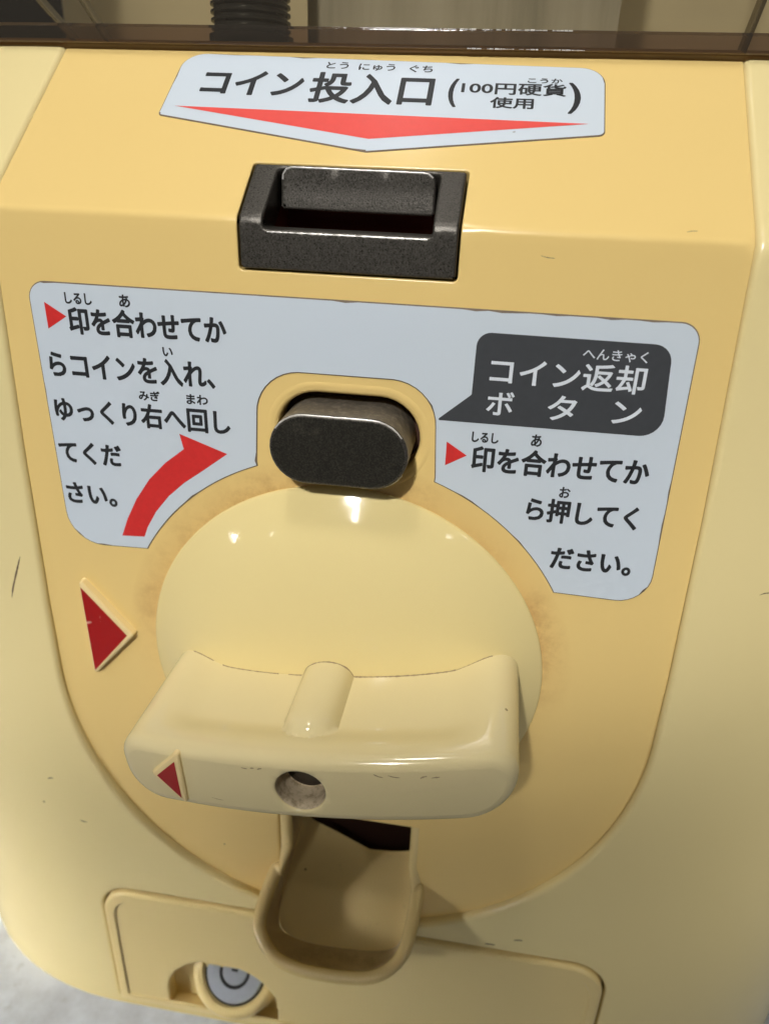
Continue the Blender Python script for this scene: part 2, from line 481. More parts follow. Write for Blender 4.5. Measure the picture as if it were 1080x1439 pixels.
sheet_rims(mb, ids, [po, h_b, h_s, h_c], [(1, 0.10, 2.0), (-1, 0.7, 4.0), (-1, 0.2, 3.0), (-1, 0.4, 2.0)], pmap)
panel = make('front_panel', mb, PANEL, root)
# thin moulded bead round the return button's opening
mb = MB()
prev = None
for off, d in ((1.5, 0.0), (1.3, 0.05), (1.1, 0.065), (0.9, 0.05), (0.7, 0.0)):
    cur = mb.ring([pmap(x, u, d) for x, u in offset(btn_hole, off)])
    if prev: mb.bridge(prev, cur)
    prev = cur
make('button_bead', mb, PANEL, panel)

# ---- stickers
def plate(name, loop, mapf, base, thick, mats, parent, step=4.0, edge=0.13):
    mb = MB(); loop = ccw(loop)
    rnd = random.Random(len(loop)); ins = offset(loop, -edge); nick = []
    for k, (a_, b_) in enumerate(zip(loop, offset(ins, -0.28))):
        if rnd.random() < 0.07: nick.append((k, rnd.uniform(0.25, 0.9)))
    deep = offset(loop, -0.36)
    for k, t_ in nick: ins[k] = (ins[k][0]+(deep[k][0]-ins[k][0])*t_, ins[k][1]+(deep[k][1]-ins[k][1])*t_)
    ids = fill(mb, [ins], lambda x, u: mapf(x, u, base+thick), step, 0)
    mid = mb.ring([mapf(x, u, base+thick*0.55) for x, u in loop]); mb.bridge(ids[0], mid, mi=1)
    bot = mb.ring([mapf(x, u, base-0.05) for x, u in offset(loop, 0.03)]); mb.bridge(mid, bot, mi=1)
    return make(name, mb, mats, parent, smooth=False)

def flat(name, loops, mapf, d, mat, parent, step=4.0):
    mb = MB()
    for l in loops: fill(mb, [ccw(l)], lambda x, u: mapf(x, u, d), step, 0)
    return make(name, mb, mat, parent, smooth=False)

_txt = {}
def text_mesh(s):
    if s in _txt: return _txt[s]
    c = bpy.data.curves.new('t', 'FONT'); c.body = s; c.resolution_u = 4
    o = bpy.data.objects.new('t', c); COL.objects.link(o)
    dg = bpy.context.evaluated_depsgraph_get()
    me = bpy.data.meshes.new_from_object(o.evaluated_get(dg))
    v = [tuple(x.co[:2]) for x in me.vertices]; f = [tuple(p.vertices) for p in me.polygons]
    bpy.data.objects.remove(o); bpy.data.curves.remove(c); bpy.data.meshes.remove(me)
    cnt = {}
    for p in f:
        for i in range(len(p)):
            k = tuple(sorted((p[i], p[(i+1) % len(p)]))); cnt[k] = cnt.get(k, 0)+1
    rim = [k for k, n in cnt.items() if n == 1]
    _txt[s] = (v, f, rim); return _txt[s]
def letter(name, runs, mapf, d, mat, parent):
    """runs: (text, x0, x1, z0, z1, tilt, boldness in mm) - the ink box of each run on the sheet.
    The strokes are thickened by a round pen drawn along every outline."""
    for s, x0, x1, z0, z1, tilt, bold in runs:
        mb = MB()
        v, f, rim = text_mesh(s)
        a = np.array(v); lo = a.min(0); hi = a.max(0)
        q = (a-lo)/(hi-lo); pw = bold
        X = x0+pw+q[:, 0]*(x1-x0-2*pw); Z = z0+pw+q[:, 1]*(z1-z0-2*pw)+q[:, 0]*(x1-x0)*tilt
        mb.add([mapf(x, z, d) for x, z in zip(X, Z)], f)
        if pw > 0:
            for n_, (i, j) in enumerate(rim):
                A = Vector((X[i], Z[i])); B = Vector((X[j], Z[j])); t = B-A
                if t.length < 1e-6: continue
                a0 = math.atan2(t.y, t.x); dd = d+0.0012*(1+n_ % 9)
                pl_ = [B+Vector((math.cos(a0+w_), math.sin(a0+w_)))*pw for w_ in (-PI/2, -PI/4, 0, PI/4, PI/2)]
                pl_ += [A+Vector((math.cos(a0+w_), math.sin(a0+w_)))*pw for w_ in (PI/2, 3*PI/4, PI, 5*PI/4, 3*PI/2)]
                mb.add([mapf(p_.x, p_.y, dd) for p_ in pl_], [tuple(range(10))])
        make(name, mb, mat, parent, smooth=False, recalc=False)

# lower sticker
kz = 0
arcpts = lambda a0, a1: arc(0, 0, 34.1, a0, a1, 18)
def fs_outline():
    aL = math.degrees(math.atan2(17.6, -29.2)); aN = math.degrees(math.atan2(31.9, -12.1))
    l = [(-29.6, 16.9)]+arc(0, 0, 34.1, aL, aN, 16)
    l += [(-12.15, 32.6), (-11.8, 39.3)]+arc(-5.9, 39.4, 5.9, 180, 92, 9)
    half = l
    right = [(-x, z) for x, z in half[::-1]]
    outl = half+right
    # outer border
    corner = rpoly([(42.3, 16.7, 4.3), (41.6, 54.6, 2.4), (-41.8, 54.8, 2.4), (-41.8, 16.7, 5.2), (-29.6, 16.7, 0.0), (29.6, 16.7, 0.0)], 8)
    corner = [p for p in corner if not (abs(p[0]) < 29.65 and p[1] < 17)]
    return densify(outl+corner, 1.6)
fs = plate('instruction_sticker', fs_outline(), front, 0.0, 0.14, [STICKER, EDGE], root)
D1 = 0.165
letter('lettering', [
    ('印を合わせてか', -36.75, -15.35, 48.25, 51.85, 0.0, 0.115),
    ('しるし', -36.8, -33.1, 52.15, 53.6, 0.0, 0.05), ('あ', -29.4, -27.9, 52.15, 53.75, 0.0, 0.05),
    ('らコインを入れ、', -40.5, -17.3, 42.25, 45.85, 0.0, 0.11), ('い', -24.2, -22.8, 46.2, 47.4, 0, 0.05),
    ('ゆっくり右へ回し', -40.8, -15.6, 36.0, 39.5, 0.0, 0.11), ('みぎ', -28.2, -25.2, 39.95, 41.35, 0, 0.05), ('まわ', -21.5, -18.5, 39.95, 41.35, 0, 0.05),
    ('てくだ', -41.2, -31.8, 29.75, 33.1, 0.0, 0.115), ('さい。', -41.1, -33.4, 23.35, 26.75, 0.0, 0.115),
    ('印を合わせてか', 16.75, 39.05, 33.95, 37.6, 0.0, 0.11), ('しるし', 16.55, 19.95, 38.0, 39.4, 0, 0.05), ('あ', 24.0, 25.35, 38.05, 39.7, 0, 0.05),
    ('ら押してく', 24.5, 38.8, 27.6, 31.1, 0.0, 0.11), ('お', 28.4, 29.8, 31.35, 32.9, 0, 0.05),
    ('ださい。', 28.5, 39.2, 20.75, 24.1, 0.0, 0.115)], front, D1, INK, fs)
arrow = [(-33.35, 18.75), (-32.2, 21.6), (-30.4, 25.0), (-28.1, 28.3), (-25.4, 31.1), (-22.5, 33.4), (-22.95, 35.6), (-16.3, 33.25), (-20.3, 30.2), (-22.9, 28.3), (-25.4, 26.0), (-27.6, 23.3), (-29.2, 20.6), (-29.85, 18.95)]
flat('red_arrow', [densify(arrow, 1)], front, D1, RED, fs)
flat('red_triangle', [[(-39.75, 52.2), (-36.95, 50.5), (-39.75, 48.75)]], front, D1, RED, fs, None)
flat('red_triangle', [[(13.4, 37.75), (16.1, 36.05), (13.4, 34.45)]], front, D1, RED, fs, None)
bub = rpoly([(16.15, 52.0, 1.7), (16.05, 44.2, 0.3), (11.9, 40.55, 0.15), (39.6, 40.6, 2.6), (38.8, 51.9, 2.2)], 7)
bb = flat('callout_bubble', [densify(bub, 1)], front, D1, BUBBLE, fs)
letter('lettering', [
    ('コイン返却', 18.05, 36.5, 45.75, 49.2, 0.0, 0.06), ('ボ', 18.0, 21.35, 41.8, 44.9, 0, 0.06), ('タ', 25.5, 28.95, 41.75, 44.95, 0, 0.06),
    ('ン', 33.3, 36.7, 41.95, 44.75, 0, 0.06), ('へんきゃく', 28.75, 36.25, 49.6, 50.95, 0, 0.015)], front, D1+0.03, WHITEINK, fs)

# coin sticker on the slope
cs_loop = densify(rpoly([(-28.2, 17.7, 0.6), (0.4, 12.0, 0.8), (29.0, 16.4, 0.9), (28.9, 29.2, 3.2), (-27.7, 30.75, 3.2)], 8), 2)
cs = plate('coin_sticker', cs_loop, pmap, 0.0, 0.14, [STICKER, EDGE], root)
T = -0.022
letter('lettering', [
    ('コイン', -23.8, -9.9, 22.1, 27.1, T*.5, 0.15), ('投入口', -8.9, 7.4, 20.9, 27.15, T*.5, 0.15),
    ('(', 9.3, 10.5, 20.75, 26.4, 0, 0.11), (')', 24.4, 25.95, 20.1, 26.1, 0, 0.11),
    ('100円硬貨', 10.9, 24.1, 23.5, 25.9, T*.6, 0.06), ('使用', 14.75, 20.2, 20.8, 22.95, T*.4, 0.06),
    ('とう', -7.5, -4.5, 27.9, 29.3, 0, 0.030), ('にゅう', -3.1, 1.8, 27.65, 29.1, 0, 0.030), ('ぐち', 3.7, 6.8, 27.5, 28.95, 0, 0.030),
    ('こうか', 19.2, 23.6, 25.85, 26.85, 0, 0.030)], pmap, D1, INK, cs)
flat('red_chevron', [densify([(-26.4, 19.5), (27.1, 18.35), (0.35, 14.3)], 2)], pmap, D1, CORAL, cs)

# ---- coin slot: a dark block folded over the edge with a notch and an upright plate behind it
mb = MB()
so = offset(slot_loop, -0.45)
notch = ccw(densify(rpoly([(-10.0, 8.7, 0.8), (-10.2, -1.15, 0.6), (10.0, -1.15, 0.6), (10.0, 8.7, 0.8)], 4), 0.8))
no = offset(notch, 0.3)
ids = fill(mb, [so, no], lambda x, u: pmap(x, u, 0.12), 1.2, 0, np.arange(-12.6, 12.7, 0.9), [-5, -4, -3, -2, -1.2, -.6, -.3, 0, .3, .6, 1.2, 2, 3, 4, 5, 6, 7, 8, 9])
sheet_rims(mb, ids, [so, no], [(1, 0.32, 3.0, 0), (-1, 0.30, 4.0, 0)], lambda x, u, d: pmap(x, u, 0.12+d))
slot = make('coin_slot', mb, GUN, root)
# pale bead painting the highlight along the front lip of the notch and on the fold
def bead(name, path, r, mat, parent, n=8):
    mb = MB(); prev = None
    for i, p in enumerate(path):
        t = (Vector(path[min(i+1, len(path)-1)])-Vector(path[max(i-1, 0)])).normalized()
        a = t.cross(Vector((0, 0, 1))); a = a.normalized() if a.length > 1e-3 else Vector((1, 0, 0)); b = t.cross(a).normalized()
        rr = r*(0.75+0.5*random.random())
        cur = mb.ring([tuple(Vector(p)+a*rr*math.cos(2*PI*k/n)+b*rr*math.sin(2*PI*k/n)) for k in range(n)])
        if prev: mb.bridge(prev, cur)
        else: mb.face(cur)
        prev = cur
    mb.face(prev[::-1]); return make(name, mb, mat, parent)
lip = [pmap(x, -1.42, 0.02) for x in np.linspace(-9.6, 9.5, 60)]
bead('lip_glint', lip, 0.13, GUNEDGE, slot)
# upright plate
mb = MB()
PLY = 6.3
def plate_pt(x, z, d=0.0):      # two shallow facets
    k = 0.35 if z > 67.0 else 0.35-(67.0-z)*0.12
    return (x, PLY+k-0.0*x-d, z)
pl = ccw(densify(rpoly([(-9.7, 64.2, 0.3), (9.5, 64.1, 0.3), (9.5, 69.1, 1.5), (-9.7, 69.2, 1.5)], 6), 0.8))
pi_ = offset(pl, -0.35)
ids = fill(mb, [pi_], lambda x, z: plate_pt(x, z), 0.9, 0)
sheet_rims(mb, ids, [pi_], [(1, 0.35, 2.5)], plate_pt)
plate_o = make('coin_plate', mb, GUN, slot)
edge = [plate_pt(x, z, 0.0) for x, z in [(-9.45, 67.6), (-9.4, 68.2), (-9.0, 68.75), (-8.4, 68.98)]+[(x, 69.0-0.005*(x+8)) for x in np.linspace(-8, 7.8, 40)]+[(8.5, 68.85), (9.1, 68.4)]]
edge = [(x, y+0.06, z) for x, y, z in edge]
bead('plate_edge_glint', edge, 0.11, GUNEDGE, slot)  # plate's top edge highlight, put in as a pale strip
# dark pocket under and behind
mb = MB()
bx = [(-10.6, 3.0, 54.5), (10.4, 3.0, 54.5), (10.4, 3.0, 61.0), (-10.6, 3.0, 61.0)]
P = [(-10.35, 1.2, 58), (10.15, 1.2, 58), (10.15, 12, 58), (-10.35, 12, 58), (-10.35, 12, 70.5), (10.15, 12, 70.5), (-10.35, 1.2, 62), (10.15, 1.2, 62), (-10.35, 8.6, 70.2), (10.15, 8.6, 70.2)]
mb.add(P, [(0, 1, 2, 3), (3, 2, 5, 4), (0, 3, 4, 8, 6), (1, 7, 9, 5, 2), (0, 6, 7, 1)])
make('slot_pocket', mb, SLOTIN, slot, smooth=False)

# ---- coin return button
def offset_face(name, loop, y0, depth, r, mats, parent, ymap=None, step=1.0):
    mb = MB(); ins = offset(loop, -r)
    ids = fill(mb, [ins], lambda x, z: (x, y0, z), step, 0)
    prev = ids[0]
    for k in range(1, 6):
        a = PI/2*k/5
        cur = mb.ring([(x, y0+r*(1-math.cos(a)), z) for x, z in offset(ins, r*math.sin(a))]); mb.bridge(prev, cur, mi=1); prev = cur
    n = 5
    for k in range(1, n+1):
        cur = mb.ring([(x, y0+r+(depth-r)*k/n, z) for x, z in loop]); mb.bridge(prev, cur, mi=2); prev = cur
    return make(name, mb, mats, parent)
face_l = racetrack(0.05, 36.75, 8.95, 4.72)
btn = offset_face('return_button', face_l, -4.9, 10.0, 0.42, [GUNDARK, GUN, GUNSIDE], root)
eb = [(x, -4.9+0.10, z) for x, z in offset(face_l, -0.12)]
k0 = [i for i, (x, y, z) in enumerate(eb) if z > 38.8]
top_edge = sorted([eb[i] for i in k0], key=lambda q: q[0])
bead('top_edge_glint', top_edge, 0.12, GUNEDGE, btn)  # painted highlight on the button's upper edge
bot_edge = sorted([(x, -4.15, z) for x, z in offset(face_l, 0.02) if z < 34.2 and x > -5.5], key=lambda q: q[0])
bead('worn_bottom_edge', bot_edge, 0.16, GUNEDGE, btn)
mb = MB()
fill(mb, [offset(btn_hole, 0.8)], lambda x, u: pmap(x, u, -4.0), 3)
make('button_well_shade', mb, VOIDSHADE, btn, smooth=False)

# ---- turning knob: shallow dome, bar handle, hole, pointer
KR, KH, KE = 30.0, 8.0, 2.6
def dome_y(r): return -KH*(1-min(1, r/KR)**KE)-0.35
mb = MB(); prev = None; N = 120
radii = list(np.linspace(1.5, 28.5, 19))+[29.2, 29.6, 29.85]
for r in radii:
    cur = mb.ring([(r*math.cos(2*PI*i/N), dome_y(r), r*math.sin(2*PI*i/N)) for i in range(N)])
    if prev: mb.bridge(prev, cur)
    else: mb.face(cur)
    prev = cur
for r, y in ((29.97, -0.22), (30.0, 0.3)):
    cur = mb.ring([(r*math.cos(2*PI*i/N), y, r*math.sin(2*PI*i/N)) for i in range(N)]); mb.bridge(prev, cur); prev = cur
knob = make('turning_knob', mb, DOME, root)

ANG = math.radians(6.6); CA, SA = math.cos(ANG), math.sin(ANG)
def hw(x, z, y): return (x*CA-z*SA, y, x*SA+z*CA)
HX0, HL = 1.0, 25.5
ZB, ZT = -4.7, 5.35
def sstep(a, b, t):
    t = min(1, max(0, (t-a)/(b-a))); return t*t*(3-2*t)
def profile():
    r = 3.3; rb = 5.4; rr2 = 6.6
    top = [HX0+HL-r-(2*HL-2*r)*i/110 for i in range(111)]
    l = [(x, ZT) for x in top]
    l += arc(HX0-HL+r, ZT-r, r, 90, 180, 9)[1:]
    l += arc(HX0-HL+rb, ZB+rb, rb, 180, 270, 9)
    l += [(HX0-HL+rb+(2*HL-rr2-rb)*i/30, ZB) for i in range(1, 31)]
    l += arc(HX0+HL-rr2, ZB+rr2, rr2, -90, 0, 11)[1:]
    l += arc(HX0+HL-r, ZT-r, r, 0, 90, 9)[:-1]
    return l
PR = profile()           # counter clockwise seen with x right, z up
def yf(x): return -25.9+2.5*((x-HX0)/HL)**2
def dish(x, z, y):
    if z < ZT-0.02: return 0.0
    ex = sstep(22.0, 16.0, abs(x-HX0)); f = yf(x)+3.6
    ey = sstep(f-1.0, f+4.0, y)
    dz = -1.15*ex*ey
    # ridge down the middle
    rw = 3.55; q = (x-0.1)/rw
    if abs(q) < 1:
        end = f+1.0; c = 1.0
        if y < end+rw*0.9:
            t = (end+rw*0.9-y)/(rw*0.9); c = math.sqrt(max(0, 1-t*t)) if t < 1 else 0
            q2 = q*q+t*t
            h = 2.4*math.sqrt(max(0, 1-q2)) if q2 < 1 else 0
        else: h = 2.4*math.sqrt(1-q*q)
        dz = max(dz, dz+h*1.0)
    return dz
mb = MB(); RFIL = 1.5; prev = None
NY = 64
for k in range(NY+1):
    t = k/NY; pts = []
    for x, z in PR:
        ye = yf(x)+RFIL; y = 2.0+t*(ye-2.0)
        zz = z+dish(x, z, y)
        pts.append(hw(x, zz, y))
    cur = mb.ring(pts)
    if prev: mb.bridge(prev, cur)
    prev = cur
for k in range(1, 6):
    a = PI/2*k/5
    l = offset(PR, -RFIL*(1-math.cos(a)))
    cur = mb.ring([hw(x, z, yf(x)+RFIL*(1-math.sin(a))) for x, z in l]); mb.bridge(prev, cur); prev = cur
inner = offset(PR, -RFIL)
hole = ccw(arc(0.1, 0.35, 3.35, 0, 360, 40)[:-1])
# thin the inner loop a little: cap joins the last ring exactly
ids = fill(mb, [ccw(inner), hole], lambda x, z: hw(x, z, yf(x)), 1.1, 0)
rev = area(inner) < 0
il = ids[0][::-1] if rev else ids[0]
mb.bridge(prev, il)
p2 = mb.ring([hw(0.1+(x-0.1)*0.94, 0.35+(z-0.35)*0.94, yf(x)+0.22) for x, z in hole]); mb.bridge(ids[1], p2)
p3 = mb.ring([hw(0.1+(x-0.1)*0.93, 0.35+(z-0.35)*0.93, yf(x)+3.9) for x, z in hole]); mb.bridge(p2, p3, mi=1)
p4 = mb.ring([hw(0.1+(x-0.1)*0.86, 0.35+(z-0.35)*0.86, yf(x)+3.9) for x, z in hole]); mb.bridge(p3, p4, mi=1)
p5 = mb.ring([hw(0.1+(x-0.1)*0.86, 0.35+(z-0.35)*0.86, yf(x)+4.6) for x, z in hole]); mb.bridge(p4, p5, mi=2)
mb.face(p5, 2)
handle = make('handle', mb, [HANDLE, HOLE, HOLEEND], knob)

# raised pointers: a wedge with a red face
def pointer(name, tri, ybase, ytop, parent, inset, facemat, ymap=None):
    mb = MB(); tri = ccw(densify(rpoly([(a, b, 0.35) for a, b in tri], 4), 0.8))
    yb = ymap if ymap else (lambda x, z: 0.0)
    top = offset(tri, -0.22)
    ids = fill(mb, [top], lambda x, z: (x, yb(x, z)+ytop, z), 1.0, 0)
    mid = mb.ring([(x, yb(x, z)+ytop+0.18, z) for x, z in tri]); mb.bridge(ids[0], mid)
    bot = mb.ring([(x, yb(x, z)+ybase, z) for x, z in offset(tri, 0.12)]); mb.bridge(mid, bot)
    o = make(name, mb, POINTER, parent, smooth=True, angle=40)
    return o
tri1 = [(-41.05, 11.0), (-41.05, -7.3), (-33.2, 1.5)]
pt = pointer('pointer', tri1, 0.1, -1.25, root, 0.5, PRED)
pt['label'] = 'raised cream triangle with a red face pointing right at the knob'
def red_face(loop, y, parent, ymap=None):
    mb = MB(); yb = ymap if ymap else (lambda x, z: 0.0)
    fill(mb, [ccw(densify(loop, 0.8))], lambda x, z: (x, yb(x, z)+y, z), 1.0, 0)
    return make('red_face', mb, PRED, parent, smooth=False)
red_face([(-40.85, 9.5), (-40.75, -6.3), (-34.3, 1.4)], -1.28, pt)
def hy(x, z):        # front face of the handle under a world point
    xl = x*CA+z*SA; return yf(xl)
tri2 = [(-19.9, -1.5), (-15.6, 3.5), (-15.0, -5.6)]
pt2 = pointer('pointer', tri2, 0.3, -0.5, knob, 0.5, PRED, hy)
red_face([(-19.0, -1.55), (-16.2, 1.7), (-15.75, -4.5)], -0.53, pt2, hy)

# dark grime lying in the seam between handle and dome, and scuffs on the handle's front edge
GRIME = simple('dark_grime', (0.15, 0.10, 0.055, 1), 0.8, var=0.5, nscale=900)
FAINT = simple('faint_brown_grime', (0.33, 0.235, 0.12, 1), 0.7, var=0.4, nscale=900)
def seam_points():
    out = []
    for x in np.linspace(HX0-HL+3.2, HX0+HL-3.2, 150):
        best = None
        for y in np.linspace(-1.0, -10.0, 181):
            X, Y_, Z = hw(x, ZT+dish(x, ZT, y), y)
            dd = Y_-dome_y(math.hypot(X, Z))
            if dd < 0: best = (X, Y_, Z); break
        if best: out.append(best)
    return out
sp_ = seam_points(); rs = random.Random(3); k = 0
mbg = MB()
while k < len(sp_)-8:
    n_ = rs.randint(6, 24); seg = sp_[k:k+n_]; r = rs.uniform(0.05, 0.13); prev = None
    for q_ in seg:
        rr_ = r*rs.uniform(0.5, 1.3)
        cur = mbg.ring([(q_[0], q_[1]+rr_*math.cos(2*PI*i_/6), q_[2]+rr_*math.sin(2*PI*i_/6)) for i_ in range(6)])
        if prev: mbg.bridge(prev, cur)
        prev = cur
    k += n_-1 if rs.random() < 0.75 else n_+4
make('seam_grime', mbg, FAINT, knob)
def mark(name, pts, wd, mapf, mat, parent):
    mb = MB(); L = []; R = []; n_ = len(pts)
    for i_, (x, z) in enumerate(pts):
        a_ = Vector(pts[max(0, i_-1)]); b_ = Vector(pts[min(n_-1, i_+1)]); t_ = (b_-a_).normalized()
        w_ = wd*(0.25+0.75*math.sin(PI*(i_+0.5)/n_))*rs.uniform(0.6, 1.2)
        L.append(mapf(x-t_.y*w_, z+t_.x*w_)); R.append(mapf(x+t_.y*w_, z-t_.x*w_))
    a_ = mb.ring(L); b_ = mb.ring(R); mb.bridge(a_, b_, closed=False)
    return make(name, mb, mat, parent, smooth=False)
def curve2(pts, n_=8): return [(p_.x, p_.y) for p_ in smooth_path([(a_, b_, 0) for a_, b_ in pts], n_)]
def on_body(x, z): return bmap(x, z-ZC, 0.02)
def on_panel(x, z): return front(x, z, 0.02)
def smooth_path(pts, n=5):
    P = [Vector(p) for p in pts]; out = []
    for i in range(len(P)-1):
        p0 = P[max(0, i-1)]; p1 = P[i]; p2 = P[i+1]; p3 = P[min(len(P)-1, i+2)]
        for k in range(n):
            t = k/n; out.append(0.5*((2*p1)+(-p0+p2)*t+(2*p0-5*p1+4*p2-p3)*t*t+(-p0+3*p1-3*p2+p3)*t**3))
    out.append(P[-1]); return out
mark('scratch', curve2([(-50.4, 13.4), (-51.3, 11.2), (-52.2, 9.0), (-52.9, 7.2), (-53.4, 5.6)]), 0.16, on_body, GRIME, body)
for x0, z0, dx, dz, wd in ((-60, 22, 1.0, -.2, .10), (-54, -33, 1.2, .4, .14), (-49, -42, 1.4, -.3, .16), (32, -55.2, 1.5, .3, .2), (27, -57.4, 1.8, .1, .2), (-58, 40, .6, .4, .08), (56, 20, 1.3, .4, .08)):
    mark('scuff', curve2([(x0, z0), (x0+dx*.5, z0+dz*.8), (x0+dx, z0+dz)], 5), wd, on_body, GRIME, body)
for x0, z0, dx, dz, wd in ((-38.5, 5.8, 1.0, .3, .07), (22.5, 61, 1.6, -.2, .05), (38, 64.6, 1.2, .2, .05), (-33, -14, 1.2, .1, .05)):
    mark('scuff', curve2([(x0, z0), (x0+dx*.5, z0+dz*.8), (x0+dx, z0+dz)], 5), wd, on_panel, GRIME, panel)
def on_handle(x, z):
    xl = x; return hw(xl, z, yf(xl)-0.02)
for x0, z0, dx, dz, wd in ((-7.0, 3.55, .8, -.1, .09), (-5.8, 3.6, .5, .05, .1), (-4.9, 3.5, .6, .2, .12), (9.5, 3.6, 1.1, -.5, .10), (11.2, 3.4, 1.4, -.35, .09), (15.0, 2.9, .8, .3, .12), (16.3, 2.9, 1.0, .1, .10), (-12, -2.2, 1.6, -.2, .05)):
    mark('scuff', curve2([(x0, z0), (x0+dx*.5, z0+dz*.7), (x0+dx, z0+dz)], 5), wd, on_handle, FAINT, handle)

# ---- capsule chute with projecting cup
RIMZ0, RIMK = -46.0, 0.5
def rim_pts():
    out = [(-11.6, 0.2), (-12.9, -0.9), (-13.7, -4.5), (-13.9, -8.3), (-12.8, -10.9), (-9.4, -13.7), (-4.8, -14.9), (0, -15.05), (3.4, -14.95), (8.0, -14.4), (11.3, -12.9), (13.9, -10.0), (14.9, -6.1), (15.25, -0.9), (14.8, 0.2)]
    return out
def smooth_path(pts, n=5):
    P = [Vector(p) for p in pts]; out = []
    for i in range(len(P)-1):
        p0 = P[max(0, i-1)]; p1 = P[i]; p2 = P[i+1]; p3 = P[min(len(P)-1, i+2)]
        for k in range(n):
            t = k/n; out.append(0.5*((2*p1)+(-p0+p2)*t+(2*p0-5*p1+4*p2-p3)*t*t+(-p0+3*p1-3*p2+p3)*t**3))
    out.append(P[-1]); return out
RW = 1.15           # half width of the lip
ctr = []
lift = lambda y: RIMZ0+RIMK*y
base = smooth_path([(x, y, 0) for x, y in rim_pts()], 5)
nb = len(base)
cen = []
for i, p in enumerate(base):
    t = (base[min(i+1, nb-1)]-base[max(i-1, 0)]).normalized(); nrm = Vector((-t.y, t.x, 0))     # points to the inside of the cup
    if nrm.dot(Vector((0.5, 0, 0))-Vector((p.x, min(p.y+4, -3), 0))) < 0: nrm = -nrm
    cen.append((Vector((p.x, p.y, lift(p.y))), nrm))
# frame rising along the panel on both sides
lf = [Vector((-11.3, 0.0, z)) for z in (-32.5, -38, -42.5)]
rf = [Vector((14.3, 0.0, z)) for z in (-42.5, -38, -32.5)]
path = [(v, Vector((1, 0, 0))) for v in lf]+cen+[(v, Vector((-1, 0, 0))) for v in rf]
mb = MB()
rings = []
for p, nrm in path:
    q = p+nrm*RW
    up = Vector((0, 0, 1))
    onpanel = p.z > -44.5 and p.y > -0.5
    if onpanel: up = Vector((0, -0.7, 0.3)).normalized()
    ring = []
    outer_w = [(-1.0, -7.0 if not onpanel else -1.2), (-1.0, -0.9), (-0.92, -0.35), (-0.6, -0.05), (-0.1, 0.08), (0.45, -0.02), (0.85, -0.35), (1.0, -0.9), (1.02, -1.6)]
    for a, b in outer_w:
        sc = RW if not onpanel else RW*0.9
        if b == -7.0:
            fw = max(0.0, nrm.y)
            v = q+nrm*(a*sc+0.6+7.4*fw)+Vector((0, 0, -9.5+1.5*fw))
        else: v = q+nrm*(a*sc)+up*b
        ring.append(tuple(v))
    rings.append(mb.ring(ring))
for a, b in zip(rings, rings[1:]): mb.bridge(a, b, closed=False)
chute = make('capsule_chute', mb, CUP, root)
# inside surface: sloping front band and side walls down to the ramp
mb = MB()
FL = [(-11.0, 16, -52.0), (-11.0, 11, -53.1), (-11.0, 2.5, -54.4), (-11.1, 0, -55.3), (-11.2, -2.2, -56.9), (-10.6, -4.0, -57.7), (-9.2, -5.3, -58.1), (-5.0, -6.2, -58.4), (1.6, -6.2, -58.4), (8.6, -5.6, -58.2), (11.4, -4.3, -57.8), (12.8, -2.4, -57.0), (13.2, 0, -55.3), (13.2, 2.5, -54.4), (13.2, 11, -53.1), (13.2, 12.6, -52.8)]
fl = [Vector(p) for p in FL]
flp = smooth_path(fl, 6)
def resample(P, n):
    L = [0]
    for a, b in zip(P, P[1:]): L.append(L[-1]+(b-a).length)
    out = []; j = 0
    for i in range(n):
        s_ = L[-1]*i/(n-1)
        while j < len(L)-2 and L[j+1] < s_: j += 1
        t = (s_-L[j])/max(1e-9, L[j+1]-L[j]); out.append(P[j].lerp(P[j+1], t))
    return out
inner_lip = [p+nrm*(2*RW)+Vector((0, 0, -1.5)) for p, nrm in cen]
inner_lip = [Vector((-11.0, 16.0, -45)), Vector((-11.0, 7.0, -45))]+inner_lip+[Vector((13.2, 7.0, -45)), Vector((13.2, 12.6, -45))]
# match by plan angle round the cup so the band does not twist
def ang(p): return math.atan2(p.y-15, p.x-1.1)
A = resample(inner_lip, 80); B = resample(flp, 400)
BB_ = []
for q in A:
    b = min(B, key=lambda v: abs(ang(v)-ang(q))); BB_.append(b)
ra = mb.ring([tuple(v) for v in A])
rm = mb.ring([tuple(a.lerp(b, 0.5)+Vector((0, 0.0, -0.6))) for a, b in zip(A, BB_)])
rb = mb.ring([tuple(v) for v in BB_])
mb.bridge(ra, rm, closed=False); mb.bridge(rm, rb, closed=False)
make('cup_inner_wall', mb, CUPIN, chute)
mb = MB()
def ramp_z(y):
    return float(np.interp(y, [-7, -6, -3, 0, 2.5, 11, 16, 26], [-58.6, -58.4, -57.2, -55.35, -54.4, -53.1, -52.0, -50]))
bl = ccw(densify([(v.x, v.y) for v in resample(flp, 90)]+[(13.2, 12.3), (8.0, 11.4), (3.6, 11.1), (-3.0, 13.4)], 1.0))
fill(mb, [bl], lambda x, y: (x, y, ramp_z(y)+0.9*max(0, (abs(x-1.1)-9.0)/3.1)**2), 0.9)
ramp = make('chute_ramp', mb, CUP, chute)
